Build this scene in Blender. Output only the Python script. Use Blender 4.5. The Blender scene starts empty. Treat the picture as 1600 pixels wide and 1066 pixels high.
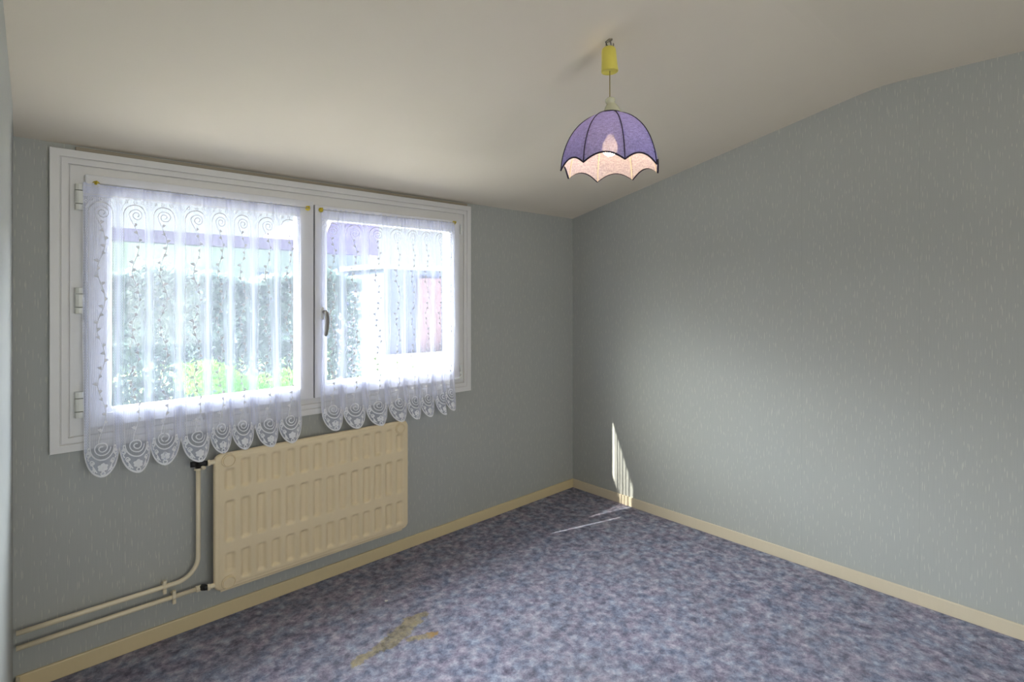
import bpy, bmesh, math, random
from mathutils import Vector, Matrix
random.seed(7)
PI = math.pi
sc = bpy.context.scene
COL = sc.collection

# ------------------------------------------------------------------ camera, sky, sun, exposure
cam_d = bpy.data.cameras.new('camera')
cam = bpy.data.objects.new('camera', cam_d); COL.objects.link(cam)
cam_d.sensor_width = 36.0
cam_d.lens = 36.0 * 840.5 / 1600
cam_d.shift_y = -0.045
cam_d.clip_start = 0.01
cam.location = (-3.2195, -2.7543, 1.5)
cam.rotation_euler = (PI / 2, 0, math.radians(46.99 - 90))
sc.camera = cam

sc.view_settings.view_transform = 'Standard'
sc.view_settings.look = 'None'
sc.view_settings.gamma = 1.0
sc.view_settings.use_curve_mapping = False
sc.view_settings.exposure = 0.02

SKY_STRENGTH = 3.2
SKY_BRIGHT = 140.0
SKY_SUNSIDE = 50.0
SUN_STRENGTH = 26.0
world = bpy.data.worlds.new('sky'); sc.world = world
world.use_nodes = True
wn = world.node_tree; wn.nodes.clear()
w_out = wn.nodes.new('ShaderNodeOutputWorld')
w_bg = wn.nodes.new('ShaderNodeBackground')
w_sky = wn.nodes.new('ShaderNodeTexSky')
w_sky.sky_type = 'HOSEK_WILKIE'
sun_dir = Vector((-1.0, 0.286, 0.71)).normalized()      # from the ground towards the sun
w_sky.sun_direction = sun_dir
w_sky.turbidity = 6.0
w_sky.ground_albedo = 0.4
w_mix = wn.nodes.new('ShaderNodeMix'); w_mix.data_type = 'RGBA'
w_mix.inputs[0].default_value = 0.62
w_mix.inputs[7].default_value = (0.455, 0.475, 0.51, 1)
wn.links.new(w_sky.outputs[0], w_mix.inputs[6])
# gain added to the sunny and high sky to light the room, dull low haze over the rooftops
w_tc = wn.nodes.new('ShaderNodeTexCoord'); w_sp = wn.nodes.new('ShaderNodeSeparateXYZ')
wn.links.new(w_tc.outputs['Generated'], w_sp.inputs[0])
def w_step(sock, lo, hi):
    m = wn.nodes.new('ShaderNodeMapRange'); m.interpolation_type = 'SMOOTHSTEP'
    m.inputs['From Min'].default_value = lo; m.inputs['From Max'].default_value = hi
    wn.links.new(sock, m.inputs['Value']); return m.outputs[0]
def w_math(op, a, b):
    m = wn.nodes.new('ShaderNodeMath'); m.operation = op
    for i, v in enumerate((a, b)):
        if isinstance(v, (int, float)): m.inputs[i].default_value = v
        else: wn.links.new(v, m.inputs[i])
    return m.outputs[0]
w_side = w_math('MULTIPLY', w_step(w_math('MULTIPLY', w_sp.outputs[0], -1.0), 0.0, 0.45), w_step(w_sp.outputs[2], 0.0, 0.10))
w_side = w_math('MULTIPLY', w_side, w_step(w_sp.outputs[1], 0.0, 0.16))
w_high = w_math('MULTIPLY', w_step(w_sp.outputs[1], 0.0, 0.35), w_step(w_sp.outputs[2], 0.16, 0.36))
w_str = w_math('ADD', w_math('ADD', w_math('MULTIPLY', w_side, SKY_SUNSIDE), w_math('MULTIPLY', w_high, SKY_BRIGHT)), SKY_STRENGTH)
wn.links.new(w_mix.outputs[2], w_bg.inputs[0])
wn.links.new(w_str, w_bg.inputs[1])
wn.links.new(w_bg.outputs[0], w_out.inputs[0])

sun_d = bpy.data.lights.new('sun', 'SUN')
sun_d.energy = SUN_STRENGTH
sun_d.angle = math.radians(0.4)
sun_d.color = (1.0, 0.93, 0.84)
sun_o = bpy.data.objects.new('sun', sun_d); COL.objects.link(sun_o)
sun_o.rotation_euler = sun_dir.to_track_quat('Z', 'Y').to_euler()
sun_o.location = (-6, 3, 6)

# sky portal in the window opening: guides sampling of the sky, gives off nothing itself
por_d = bpy.data.lights.new('window_sky_portal', 'AREA')
por_d.shape = 'RECTANGLE'; por_d.size = 2.0; por_d.size_y = 1.14
por_d.cycles.is_portal = True
por = bpy.data.objects.new('window_sky_portal', por_d); COL.objects.link(por)
por.location = (-2.07, 0.20, 1.48); por.rotation_euler = (-PI / 2, 0, 0)

# fill lamp added behind the camera, in a made-up back wall window
FILL_W = (-3.20, -1.35, 0.85, 2.15)
YB = -4.7                          # back wall
fill_d = bpy.data.lights.new('added_back_fill', 'AREA')
fill_d.shape = 'RECTANGLE'; fill_d.size = FILL_W[1] - FILL_W[0] - 0.1; fill_d.size_y = FILL_W[3] - FILL_W[2] - 0.1
fill_d.energy = 45.0; fill_d.color = (1.0, 0.975, 0.94)
fill_o = bpy.data.objects.new('added_back_fill', fill_d); COL.objects.link(fill_o)
fill_o.location = ((FILL_W[0] + FILL_W[1]) / 2, YB - 0.11, (FILL_W[2] + FILL_W[3]) / 2); fill_o.rotation_euler = (PI / 2, 0, 0)

cy = sc.cycles
cy.use_denoising = True
try:
    cy.denoiser = 'OPENIMAGEDENOISE'; cy.denoising_input_passes = 'RGB_ALBEDO_NORMAL'
except Exception:
    pass
cy.max_bounces = 14; cy.diffuse_bounces = 10; cy.glossy_bounces = 4
cy.transmission_bounces = 10; cy.transparent_max_bounces = 24
cy.sample_clamp_indirect = 6.0
cy.caustics_reflective = False; cy.caustics_refractive = False

# ------------------------------------------------------------------ node helpers
class NT:
    def __init__(s, name):
        s.m = bpy.data.materials.new(name); s.m.use_nodes = True
        s.t = s.m.node_tree; s.t.nodes.clear()
        s.out = s.t.nodes.new('ShaderNodeOutputMaterial')
    def n(s, typ, **kw):
        nd = s.t.nodes.new(typ)
        for k, v in kw.items(): setattr(nd, k, v)
        return nd
    def l(s, a, b): s.t.links.new(a, b)
    def put(s, sock, v):
        if isinstance(v, (int, float)): sock.default_value = v
        elif isinstance(v, tuple): sock.default_value = v if len(v) != 3 or sock.type == 'VECTOR' else (*v, 1)
        else: s.l(v, sock)
    def math(s, op, a, b=0.0, c=0.0, clamp=False):
        nd = s.n('ShaderNodeMath', operation=op); nd.use_clamp = clamp
        s.put(nd.inputs[0], a); s.put(nd.inputs[1], b); s.put(nd.inputs[2], c)
        return nd.outputs[0]
    def mix(s, f, a, b, blend='MIX'):
        nd = s.n('ShaderNodeMix', data_type='RGBA', blend_type=blend)
        s.put(nd.inputs[0], f); s.put(nd.inputs[6], a); s.put(nd.inputs[7], b)
        return nd.outputs[2]
    def ramp(s, v, stops):
        nd = s.n('ShaderNodeValToRGB'); e = nd.color_ramp.elements
        while len(e) < len(stops): e.new(0.5)
        for i, (p, c) in enumerate(stops):
            e[i].position = p; e[i].color = (*c, 1) if len(c) == 3 else c
        s.l(v, nd.inputs[0]); return nd.outputs[0]
    def xyz(s, kind='Object'):
        tc = s.n('ShaderNodeTexCoord'); sp = s.n('ShaderNodeSeparateXYZ')
        s.l(tc.outputs[kind], sp.inputs[0]); return tc.outputs[kind], sp.outputs
    def noise(s, vec, scale, detail=3, rough=0.55):
        nd = s.n('ShaderNodeTexNoise'); s.l(vec, nd.inputs['Vector'])
        nd.inputs['Scale'].default_value = scale; nd.inputs['Detail'].default_value = detail
        nd.inputs['Roughness'].default_value = rough
        return nd.outputs
    def comb(s, x, y, z):
        nd = s.n('ShaderNodeCombineXYZ')
        s.put(nd.inputs[0], x); s.put(nd.inputs[1], y); s.put(nd.inputs[2], z); return nd.outputs[0]
    def principled(s, col, rough=0.5, metal=0.0, bump=None, bstr=0.2, bdist=0.002, spec=0.5):
        p = s.n('ShaderNodeBsdfPrincipled')
        s.put(p.inputs['Base Color'], col); s.put(p.inputs['Roughness'], rough)
        p.inputs['Metallic'].default_value = metal
        p.inputs['Specular IOR Level'].default_value = spec
        if bump is not None:
            b = s.n('ShaderNodeBump'); b.inputs['Strength'].default_value = bstr
            b.inputs['Distance'].default_value = bdist
            s.l(bump, b.inputs['Height']); s.l(b.outputs[0], p.inputs['Normal'])
        return p
    def done(s, sh):
        s.l(sh.outputs[0] if hasattr(sh, 'outputs') else sh, s.out.inputs[0]); return s.m

def srgb(r, g, b):
    f = lambda c: ((c / 255 + 0.055) / 1.055) ** 2.4 if c / 255 > 0.04045 else c / 255 / 12.92
    return (f(r), f(g), f(b))

def simple(name, col, rough=0.5, metal=0.0, var=0.06, scale=12, bstr=0.1, spec=0.5):
    t = NT(name); vec, _ = t.xyz()
    nz = t.noise(vec, scale, 4)
    c = t.mix(nz[0], tuple(x * (1 - var) for x in col), tuple(min(1, x * (1 + var)) for x in col))
    return t.done(t.principled(c, rough, metal, bump=nz[0], bstr=bstr, spec=spec))

def wallpaper(name, axis):
    """grey-blue paper with short pale vertical dashes; axis = horizontal coordinate index"""
    t = NT(name); vec, o = t.xyz()
    u, z = o[axis], o[2]
    def layer(cw, ch, seed, width, keep, alen):
        uu = t.math('DIVIDE', u, cw); ix = t.math('FLOOR', uu); fx = t.math('FRACT', uu)
        w1 = t.n('ShaderNodeTexWhiteNoise', noise_dimensions='2D')
        t.l(t.comb(ix, seed, 0), w1.inputs['Vector'])
        zz = t.math('ADD', t.math('DIVIDE', z, ch), t.math('MULTIPLY', w1.outputs[0], 7.3))
        iz = t.math('FLOOR', zz); fz = t.math('FRACT', zz)
        w2 = t.n('ShaderNodeTexWhiteNoise', noise_dimensions='3D')
        t.l(t.comb(ix, iz, seed + 3.1), w2.inputs['Vector'])
        sp = t.n('ShaderNodeSeparateColor'); t.l(w2.outputs['Color'], sp.inputs[0])
        off = t.math('ADD', t.math('MULTIPLY', sp.outputs[0], 0.7), 0.15)
        dx = t.math('ABSOLUTE', t.math('SUBTRACT', fx, off))
        mx = t.math('SUBTRACT', 1.0, t.math('DIVIDE', dx, width), clamp=True)
        dz = t.math('ABSOLUTE', t.math('SUBTRACT', fz, 0.5))
        ln = t.math('MULTIPLY', t.math('ADD', sp.outputs[2], 0.5), alen)
        mz = t.math('SUBTRACT', 1.0, t.math('POWER', t.math('DIVIDE', dz, ln), 2.0), clamp=True)
        k = t.math('GREATER_THAN', sp.outputs[1], 1 - keep)
        amp = t.math('ADD', t.math('MULTIPLY', sp.outputs[1], 0.6), 0.3)
        return t.math('MULTIPLY', t.math('MULTIPLY', mx, mz), t.math('MULTIPLY', k, amp))
    d = t.math('MAXIMUM', layer(0.022, 0.100, 1.0, 0.075, 0.78, 0.17), layer(0.017, 0.085, 9.0, 0.09, 0.62, 0.17))
    st = t.comb(t.math('MULTIPLY', u, 260.0), 0.0, t.math('MULTIPLY', z, 6.0))
    nz = t.noise(st, 1.0, 3)[0]
    nb = t.noise(vec, 1.3, 3)[0]
    base = t.mix(nz, srgb(166, 169, 166), srgb(177, 179, 175))
    base = t.mix(t.math('MULTIPLY', nb, 0.35), base, srgb(172, 167, 156))
    seamf = t.math('FRACT', t.math('DIVIDE', t.math('ADD', u, 4.58 if axis == 1 else 4.2), 0.53))
    seam = t.math('LESS_THAN', t.math('ABSOLUTE', t.math('SUBTRACT', seamf, 0.5)), 0.0022)
    base = t.mix(t.math('MULTIPLY', seam, 0.14), base, srgb(120, 125, 122))
    col = t.mix(t.math('MULTIPLY', d, 0.66), base, srgb(226, 226, 206))
    bumph = t.math('ADD', t.math('MULTIPLY', nz, 0.3), t.math('MULTIPLY', d, 1.0))
    return t.done(t.principled(col, 0.62, bump=bumph, bstr=0.25, bdist=0.0015, spec=0.25))

def carpet():
    t = NT('blue mottled carpet'); vec, o = t.xyz()
    wv = t.n('ShaderNodeVectorMath', operation='ADD')
    n0 = t.noise(vec, 30, 2)
    sc_ = t.n('ShaderNodeVectorMath', operation='SCALE'); sc_.inputs['Scale'].default_value = 0.02
    t.l(n0[1], sc_.inputs[0]); t.l(vec, wv.inputs[0]); t.l(sc_.outputs[0], wv.inputs[1])
    a = t.noise(wv.outputs[0], 27, 6, 0.68)[0]
    b = t.noise(vec, 9, 3)[0]
    c3 = t.noise(vec, 330, 3, 0.8)[0]
    v = t.math('ADD', t.math('MULTIPLY', a, 0.9), t.math('MULTIPLY', c3, 0.28))
    v = t.math('ADD', v, t.math('MULTIPLY', b, 0.12))
    col = t.ramp(v, [(0.44, srgb(84, 83, 97)), (0.58, srgb(122, 121, 136)), (0.70, srgb(153, 151, 165)), (0.83, srgb(190, 187, 197))])
    hue = t.noise(vec, 14, 4)[0]
    tint = t.ramp(hue, [(0.38, (0.91, 1.0, 1.07)), (0.5, (0.98, 0.98, 1.0)), (0.62, (1.05, 0.965, 0.99))])
    col = t.mix(1.0, col, tint, 'MULTIPLY')
    # yellow glue stain: capsules (world metres) with a noisy edge
    caps = [((-2.19, -0.715), (-2.03, -0.70), 0.026, 0), ((-2.03, -0.70), (-1.87, -0.64), 0.045, 0),
            ((-1.95, -0.74), (-1.845, -0.78), 0.022, 1), ((-1.88, -0.62), (-1.81, -0.62), 0.032, 0)]
    p = t.n('ShaderNodeVectorMath', operation='ADD')
    s2 = t.n('ShaderNodeVectorMath', operation='SCALE'); s2.inputs['Scale'].default_value = 0.10
    nn = t.noise(vec, 16, 6, 0.72)
    sb = t.n('ShaderNodeVectorMath', operation='SUBTRACT'); t.l(nn[1], sb.inputs[0]); sb.inputs[1].default_value = (0.5, 0.5, 0.5)
    t.l(sb.outputs[0], s2.inputs[0]); t.l(vec, p.inputs[0]); t.l(s2.outputs[0], p.inputs[1])
    sp = t.n('ShaderNodeSeparateXYZ'); t.l(p.outputs[0], sp.inputs[0]); X, Y = sp.outputs[0], sp.outputs[1]
    mask = None
    for (ax, ay), (bx, by), r, _ in caps:
        dx, dy = bx - ax, by - ay; L2 = dx * dx + dy * dy
        px = t.math('SUBTRACT', X, ax); py = t.math('SUBTRACT', Y, ay)
        h = t.math('DIVIDE', t.math('ADD', t.math('MULTIPLY', px, dx), t.math('MULTIPLY', py, dy)), L2, clamp=True)
        ex = t.math('SUBTRACT', px, t.math('MULTIPLY', h, dx)); ey = t.math('SUBTRACT', py, t.math('MULTIPLY', h, dy))
        d = t.math('SQRT', t.math('ADD', t.math('MULTIPLY', ex, ex), t.math('MULTIPLY', ey, ey)))
        m = t.math('MULTIPLY', t.math('SUBTRACT', r, d), 1 / 0.010, clamp=True)
        mask = m if mask is None else t.math('MAXIMUM', mask, m)
    sv = t.math('ADD', t.math('MULTIPLY', a, 0.6), t.math('MULTIPLY', nn[0], 0.5))
    scol = t.ramp(sv, [(0.42, srgb(104, 96, 78)), (0.54, srgb(150, 138, 110)), (0.66, srgb(176, 158, 112))])
    tip_d = t.math('SQRT', t.math('ADD', t.math('POWER', t.math('SUBTRACT', X, -1.845), 2.0), t.math('POWER', t.math('SUBTRACT', Y, -0.785), 2.0)))
    tipm = t.math('MULTIPLY', t.math('SUBTRACT', 0.045, tip_d), 40.0, clamp=True)
    scol = t.mix(t.math('MULTIPLY', tipm, 0.8), scol, srgb(176, 134, 58))
    wear = t.math('ADD', 0.45, t.math('MULTIPLY', t.noise(vec, 48, 4, 0.7)[0], 0.7), clamp=True)
    col = t.mix(t.math('MULTIPLY', mask, wear), col, scol)
    dust = t.math('MULTIPLY', t.math('SUBTRACT', t.noise(vec, 1.7, 2)[0], 0.45), 1.6, clamp=True)
    col = t.mix(t.math('MULTIPLY', dust, 0.35), col, srgb(140, 134, 128))
    hgt = t.math('ADD', t.math('MULTIPLY', c3, 0.8), t.math('MULTIPLY', a, 0.4))
    return t.done(t.principled(col, 0.95, bump=hgt, bstr=0.7, bdist=0.004, spec=0.08))

def ceiling_mat():
    t = NT('ceiling paint'); vec, o = t.xyz()
    n1 = t.noise(vec, 2.2, 4)[0]; n2 = t.noise(vec, 90, 3)[0]
    col = t.mix(n1, srgb(222, 211, 193), srgb(228, 218, 201))
    return t.done(t.principled(col, 0.85, bump=n2, bstr=0.12, bdist=0.001, spec=0.2))

def white_wood(name, col, dirt=0.12):
    t = NT(name); vec, o = t.xyz()
    st = t.n('ShaderNodeVectorMath', operation='MULTIPLY'); t.l(vec, st.inputs[0]); st.inputs[1].default_value = (30, 30, 8)
    n1 = t.noise(st.outputs[0], 2.0, 4)[0]; n2 = t.noise(vec, 5, 4)[0]
    c = t.mix(n1, tuple(x * 0.95 for x in col), col)
    c = t.mix(t.math('MULTIPLY', n2, dirt), c, srgb(168, 160, 144))
    return t.done(t.principled(c, 0.42, bump=n1, bstr=0.08, bdist=0.001))

def glass_mat():
    t = NT('window glass')
    tr = t.n('ShaderNodeBsdfTransparent'); tr.inputs[0].default_value = (0.95, 0.97, 0.96, 1)
    gl = t.n('ShaderNodeBsdfGlossy'); gl.inputs['Roughness'].default_value = 0.02
    geo = t.n('ShaderNodeNewGeometry')
    dp = t.n('ShaderNodeVectorMath', operation='DOT_PRODUCT')
    t.l(geo.outputs['Normal'], dp.inputs[0]); t.l(geo.outputs['Incoming'], dp.inputs[1])
    c = t.math('ABSOLUTE', dp.outputs['Value'])
    fr = t.math('ADD', 0.04, t.math('MULTIPLY', 0.96, t.math('POWER', t.math('SUBTRACT', 1.0, c, clamp=True), 5.0)))
    mx = t.n('ShaderNodeMixShader'); t.l(fr, mx.inputs[0]); t.l(tr.outputs[0], mx.inputs[1]); t.l(gl.outputs[0], mx.inputs[2])
    return t.done(mx)

def weave(t, cover, col, trans=0.5, gain=1.0):
    """thin cloth: a share of open holes that closes as the cloth turns edge-on, threads that scatter both ways"""
    geo = t.n('ShaderNodeNewGeometry')
    dp = t.n('ShaderNodeVectorMath', operation='DOT_PRODUCT')
    t.l(geo.outputs['Normal'], dp.inputs[0]); t.l(geo.outputs['Incoming'], dp.inputs[1])
    c = t.math('MAXIMUM', t.math('ABSOLUTE', dp.outputs['Value']), 0.12)
    hole = t.math('POWER', t.math('SUBTRACT', 1.0, cover), t.math('DIVIDE', 1.0, c))
    di = t.n('ShaderNodeBsdfDiffuse'); tl = t.n('ShaderNodeBsdfTranslucent'); tr = t.n('ShaderNodeBsdfTransparent')
    t.put(di.inputs[0], col); t.put(tl.inputs[0], col)
    m1 = t.n('ShaderNodeMixShader'); m1.inputs[0].default_value = trans
    t.l(di.outputs[0], m1.inputs[1]); t.l(tl.outputs[0], m1.inputs[2])
    m2 = t.n('ShaderNodeMixShader'); t.l(hole, m2.inputs[0]); t.l(m1.outputs[0], m2.inputs[1]); t.l(tr.outputs[0], m2.inputs[2])
    return m2

def net_mat():
    t = NT('curtain net')
    uv = t.n('ShaderNodeUVMap'); uv.uv_map = 'cloth'; sp = t.n('ShaderNodeSeparateXYZ'); t.l(uv.outputs[0], sp.inputs[0])
    uv2 = t.n('ShaderNodeUVMap'); uv2.uv_map = 'hem'; sp2 = t.n('ShaderNodeSeparateXYZ'); t.l(uv2.outputs[0], sp2.inputs[0])
    s, z = sp.outputs[0], sp.outputs[1]                   # s: motif count, z: metres
    hem = sp2.outputs[1]                                  # metres above the scalloped edge
    f = t.math('ABSOLUTE', t.math('SUBTRACT', t.math('FRACT', s), 0.5))      # 0 motif centre .. 0.5 between motifs
    band = t.math('GREATER_THAN', f, 0.335)
    zz = t.math('SINE', t.math('MULTIPLY', z, 2 * PI / 0.011)); ss = t.math('SINE', t.math('MULTIPLY', f, 2 * PI / 0.055))
    dots = t.math('GREATER_THAN', t.math('MULTIPLY', zz, ss), 0.15)
    line = t.math('GREATER_THAN', f, 0.465)
    l2 = t.math('LESS_THAN', t.math('ABSOLUTE', t.math('SUBTRACT', f, 0.42)), 0.008)
    cov = t.math('ADD', 0.24, t.math('MULTIPLY', band, t.math('ADD', 0.07, t.math('MULTIPLY', dots, 0.22))))
    cov = t.math('MAXIMUM', cov, t.math('MULTIPLY', line, 0.62))
    cov = t.math('MAXIMUM', cov, t.math('MULTIPLY', l2, 0.70))
    fine = t.math('GREATER_THAN', t.math('FRACT', t.math('MULTIPLY', s, 46.0)), 0.6)
    cov = t.math('ADD', cov, t.math('MULTIPLY', fine, 0.06))
    head = t.math('GREATER_THAN', z, 1.892)
    hn = t.noise(t.comb(t.math('MULTIPLY', s, 0.13), z, 0.0), 260, 3)[0]
    cov = t.math('MAXIMUM', cov, t.math('MULTIPLY', head, t.math('ADD', 0.52, t.math('MULTIPLY', hn, 0.5))))
    bord = t.math('LESS_THAN', hem, 0.062)
    cov = t.math('MAXIMUM', cov, t.math('MULTIPLY', bord, 0.36))
    cov = t.math('MINIMUM', cov, 0.93)
    return t.done(weave(t, cov, (0.77, 0.80, 0.96), 0.064))

def yarn_mat(name, cover=0.9, col=(0.80, 0.80, 0.83), trans=0.015):
    t = NT(name); return t.done(weave(t, cover, col, trans))

def shade_fabric(name, col, cover, trans, col2=None):
    t = NT(name); vec, o = t.xyz()
    st = t.n('ShaderNodeVectorMath', operation='MULTIPLY'); t.l(vec, st.inputs[0]); st.inputs[1].default_value = (40, 40, 260)
    st2 = t.n('ShaderNodeVectorMath', operation='MULTIPLY'); t.l(vec, st2.inputs[0]); st2.inputs[1].default_value = (260, 260, 40)
    n1 = t.noise(st.outputs[0], 1.6, 3)[0]; n2 = t.noise(st2.outputs[0], 1.6, 3)[0]
    v = t.math('MULTIPLY', t.math('ADD', n1, n2), 0.5)
    c = t.ramp(v, [(0.36, tuple(x * 0.66 for x in col)), (0.64, tuple(min(1, x * 1.25) for x in col))])
    return t.done(weave(t, cover, c, trans))

M = {}
M['paper_x'] = wallpaper('wallpaper window wall', 0)
M['paper_y'] = wallpaper('wallpaper side wall', 1)
M['carpet'] = carpet()
M['ceiling'] = ceiling_mat()
M['frame'] = white_wood('window frame paint', srgb(226, 224, 222))
M['sash'] = white_wood('sash paint', srgb(224, 223, 226), 0.05)
M['hinge'] = simple('hinge plastic', srgb(214, 214, 206), 0.35)
M['dark'] = simple('gap shade and dark wire', srgb(34, 32, 30), 0.7)  # dark tone for the shaded sash gap and the lamp wires
M['glass'] = glass_mat()
M['net'] = net_mat()
M['yarn'] = yarn_mat('lace yarn', 0.96)
M['yarnthin'] = yarn_mat('lace fine yarn', 0.80)
M['rod'] = simple('curtain wire sleeve', srgb(196, 196, 198), 0.4)
M['hook'] = simple('yellow hook plastic', srgb(205, 180, 40), 0.35, var=0.15, scale=60)
M['cream'] = white_wood('radiator enamel', srgb(232, 213, 176), 0.06)
M['pipe'] = simple('pipe enamel', srgb(228, 214, 184), 0.4)
M['black'] = simple('black valve body', srgb(22, 21, 20), 0.45)
M['skirt'] = white_wood('skirting paint', srgb(222, 202, 158), 0.22)
M['skirt2'] = white_wood('skirting paint pale', srgb(216, 202, 176), 0.15)
M['strip'] = white_wood('strip paint', srgb(150, 138, 118), 0.3)
M['handle_white'] = simple('handle rose', srgb(225, 224, 222), 0.35)
M['handle_grey'] = simple('worn grey handle', srgb(120, 116, 112), 0.5, var=0.2, scale=70)
M['yellow'] = simple('yellow lamp housing', srgb(222, 208, 96), 0.38, var=0.05)
M['capwhite'] = simple('cream lamp cap', srgb(206, 204, 176), 0.25)
M['cord'] = simple('tan lamp cord', srgb(150, 132, 70), 0.6)
M['brass'] = simple('hook metal', srgb(150, 140, 122), 0.35, 0.9)
M['violet'] = shade_fabric('violet shade fabric', srgb(132, 136, 198), 0.92, 0.52)
M['lining'] = shade_fabric('pale shade lining', srgb(238, 230, 248), 0.80, 0.50)
M['navy'] = simple('navy piping', srgb(32, 26, 52), 0.7)
M['tape'] = simple('cream rib tape', srgb(244, 232, 200), 0.7)
M['lightring'] = simple('pale hem tape', srgb(196, 186, 190), 0.7)

def emit(name, col, s):
    t = NT(name); e = t.n('ShaderNodeEmission'); e.inputs[0].default_value = (*col, 1); e.inputs[1].default_value = s
    return t.done(e)
M['bulb'] = emit('glowing bulb', (1.0, 0.69, 0.40), 58.0)

# ------------------------------------------------------------------ mesh helpers
def add_box(bm, x0, x1, y0, y1, z0, z1, mi=0):
    vs = [bm.verts.new((x, y, z)) for x in (x0, x1) for y in (y0, y1) for z in (z0, z1)]
    for q in ((0, 1, 3, 2), (4, 6, 7, 5), (0, 4, 5, 1), (2, 3, 7, 6), (0, 2, 6, 4), (1, 5, 7, 3)):
        f = bm.faces.new([vs[i] for i in q]); f.material_index = mi

def obj(name, bm, mats, parent=None, smooth=False, bevel=0.0, kind=None, loc=None):
    me = bpy.data.meshes.new(name)
    bmesh.ops.recalc_face_normals(bm, faces=bm.faces)
    bm.to_mesh(me); bm.free()
    for m in (mats if isinstance(mats, (list, tuple)) else [mats]): me.materials.append(m)
    if smooth:
        for p in me.polygons: p.use_smooth = True
    o = bpy.data.objects.new(name, me); COL.objects.link(o)
    if bevel:
        b = o.modifiers.new('bevel', 'BEVEL'); b.width = bevel; b.segments = 2; b.limit_method = 'ANGLE'; b.angle_limit = 0.7
    if parent:
        o.parent = parent; o.matrix_parent_inverse = Matrix.Translation(-parent.location) if parent.type == 'EMPTY' and parent.rotation_euler.x == 0 and parent.parent is None else Matrix.Identity(4)
    if kind: o['kind'] = kind
    return o

def thing(name, label, cat, loc, group=None):
    o = bpy.data.objects.new(name, None); o.location = loc; COL.objects.link(o); o.empty_display_size = 0.05
    o['label'] = label; o['category'] = cat
    if group: o['group'] = group
    return o

def tag(o, label, cat, group=None, kind=None):
    o['label'] = label; o['category'] = cat
    if group: o['group'] = group
    if kind: o['kind'] = kind
    return o

def lathe(bm, prof, cx, cy, n=32, cap=True, mi=0):
    rings = []
    for r, z in prof:
        rings.append([bm.verts.new((cx + r * math.cos(2 * PI * k / n), cy + r * math.sin(2 * PI * k / n), z)) for k in range(n)])
    for a, b in zip(rings, rings[1:]):
        for k in range(n):
            f = bm.faces.new((a[k], a[(k + 1) % n], b[(k + 1) % n], b[k])); f.material_index = mi
    if cap:
        for rg in (rings[0], rings[-1]):
            bm.faces.new(rg).material_index = mi
    return rings

def tube(bm, pts, r, n=10, closed=False, mi=0):
    pts = [Vector(p) for p in pts]; N = len(pts); rings = []; prev = None
    for i, p in enumerate(pts):
        if closed: d = pts[(i + 1) % N] - pts[i - 1]
        else: d = pts[min(i + 1, N - 1)] - pts[max(i - 1, 0)]
        d.normalize()
        if prev is None:
            up = Vector((0, 0, 1)) if abs(d.z) < 0.9 else Vector((1, 0, 0))
            a = d.cross(up).normalized()
        else:
            a = (prev - d * prev.dot(d)).normalized()
        prev = a; b = d.cross(a)
        rr = r[i] if isinstance(r, (list, tuple)) else r
        rings.append([bm.verts.new(p + (a * math.cos(2 * PI * k / n) + b * math.sin(2 * PI * k / n)) * rr) for k in range(n)])
    m = N if closed else N - 1
    for i in range(m):
        A, B = rings[i], rings[(i + 1) % N]
        for k in range(n):
            f = bm.faces.new((A[k], A[(k + 1) % n], B[(k + 1) % n], B[k])); f.material_index = mi
    if not closed:
        bm.faces.new(rings[0]).material_index = mi; bm.faces.new(rings[-1]).material_index = mi

def prism(bm, poly, axis, a, b, mi=0):
    """poly in the two other coordinates, extruded along axis from a to b"""
    def P(p, t):
        q = [p[0], p[1]]; q.insert(axis, t); return q
    A = [bm.verts.new(P(p, a)) for p in poly]; B = [bm.verts.new(P(p, b)) for p in poly]
    bm.faces.new(A).material_index = mi; bm.faces.new(B[::-1]).material_index = mi
    for i in range(len(poly)):
        j = (i + 1) % len(poly)
        bm.faces.new((A[i], B[i], B[j], A[j])).material_index = mi

# ------------------------------------------------------------------ room shell
XL, LWD = -3.205, 0.0355           # left wall: x at the window wall, drift per metre towards the back
WT = 0.21                          # window wall thickness
HX0, HX1, HZ0, HZ1 = -3.05, -1.09, 0.93, 2.035      # wall opening behind the frame
CZ0, SL, CZ1, KY = 2.096, 0.228, 2.56, -2.07

bm = bmesh.new()
add_box(bm, XL - 0.3, 0.12, YB - 0.15, WT, -0.12, 0.0)
obj('floor', bm, M['carpet'], kind='structure')

bm = bmesh.new()
def wpiece(x0, x1, z0, z1): add_box(bm, x0, x1, 0.0, WT, z0, z1)
wpiece(XL - 0.02, HX0, -0.12, CZ0 + 0.02); wpiece(HX1, 0.0, -0.12, CZ0 + 0.02)
wpiece(HX0, HX1, -0.12, HZ0); wpiece(HX0, HX1, HZ1, CZ0 + 0.02)
obj('wall_window', bm, M['paper_x'], kind='structure')

def ceil_z(y):
    k = KY
    zs = CZ0 - SL * y; w = 0.13
    # soft kink
    d = (CZ1 - zs)
    return CZ1 - 0.5 * (d + math.sqrt(d * d + (0.012) ** 2))+0.0
side = [(WT, -0.12), (WT, CZ0 + 0.06)] + [(y, ceil_z(y) + 0.03) for y in (-0.2, -0.8, -1.4, -1.9, -2.07, -2.25, -2.6, -3.2)] + [(YB - 0.1, CZ1 + 0.03), (YB - 0.1, -0.12)]
bm = bmesh.new(); prism(bm, side, 0, 0.0, 0.12)
obj('wall_right', bm, M['paper_y'], kind='structure')

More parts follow.
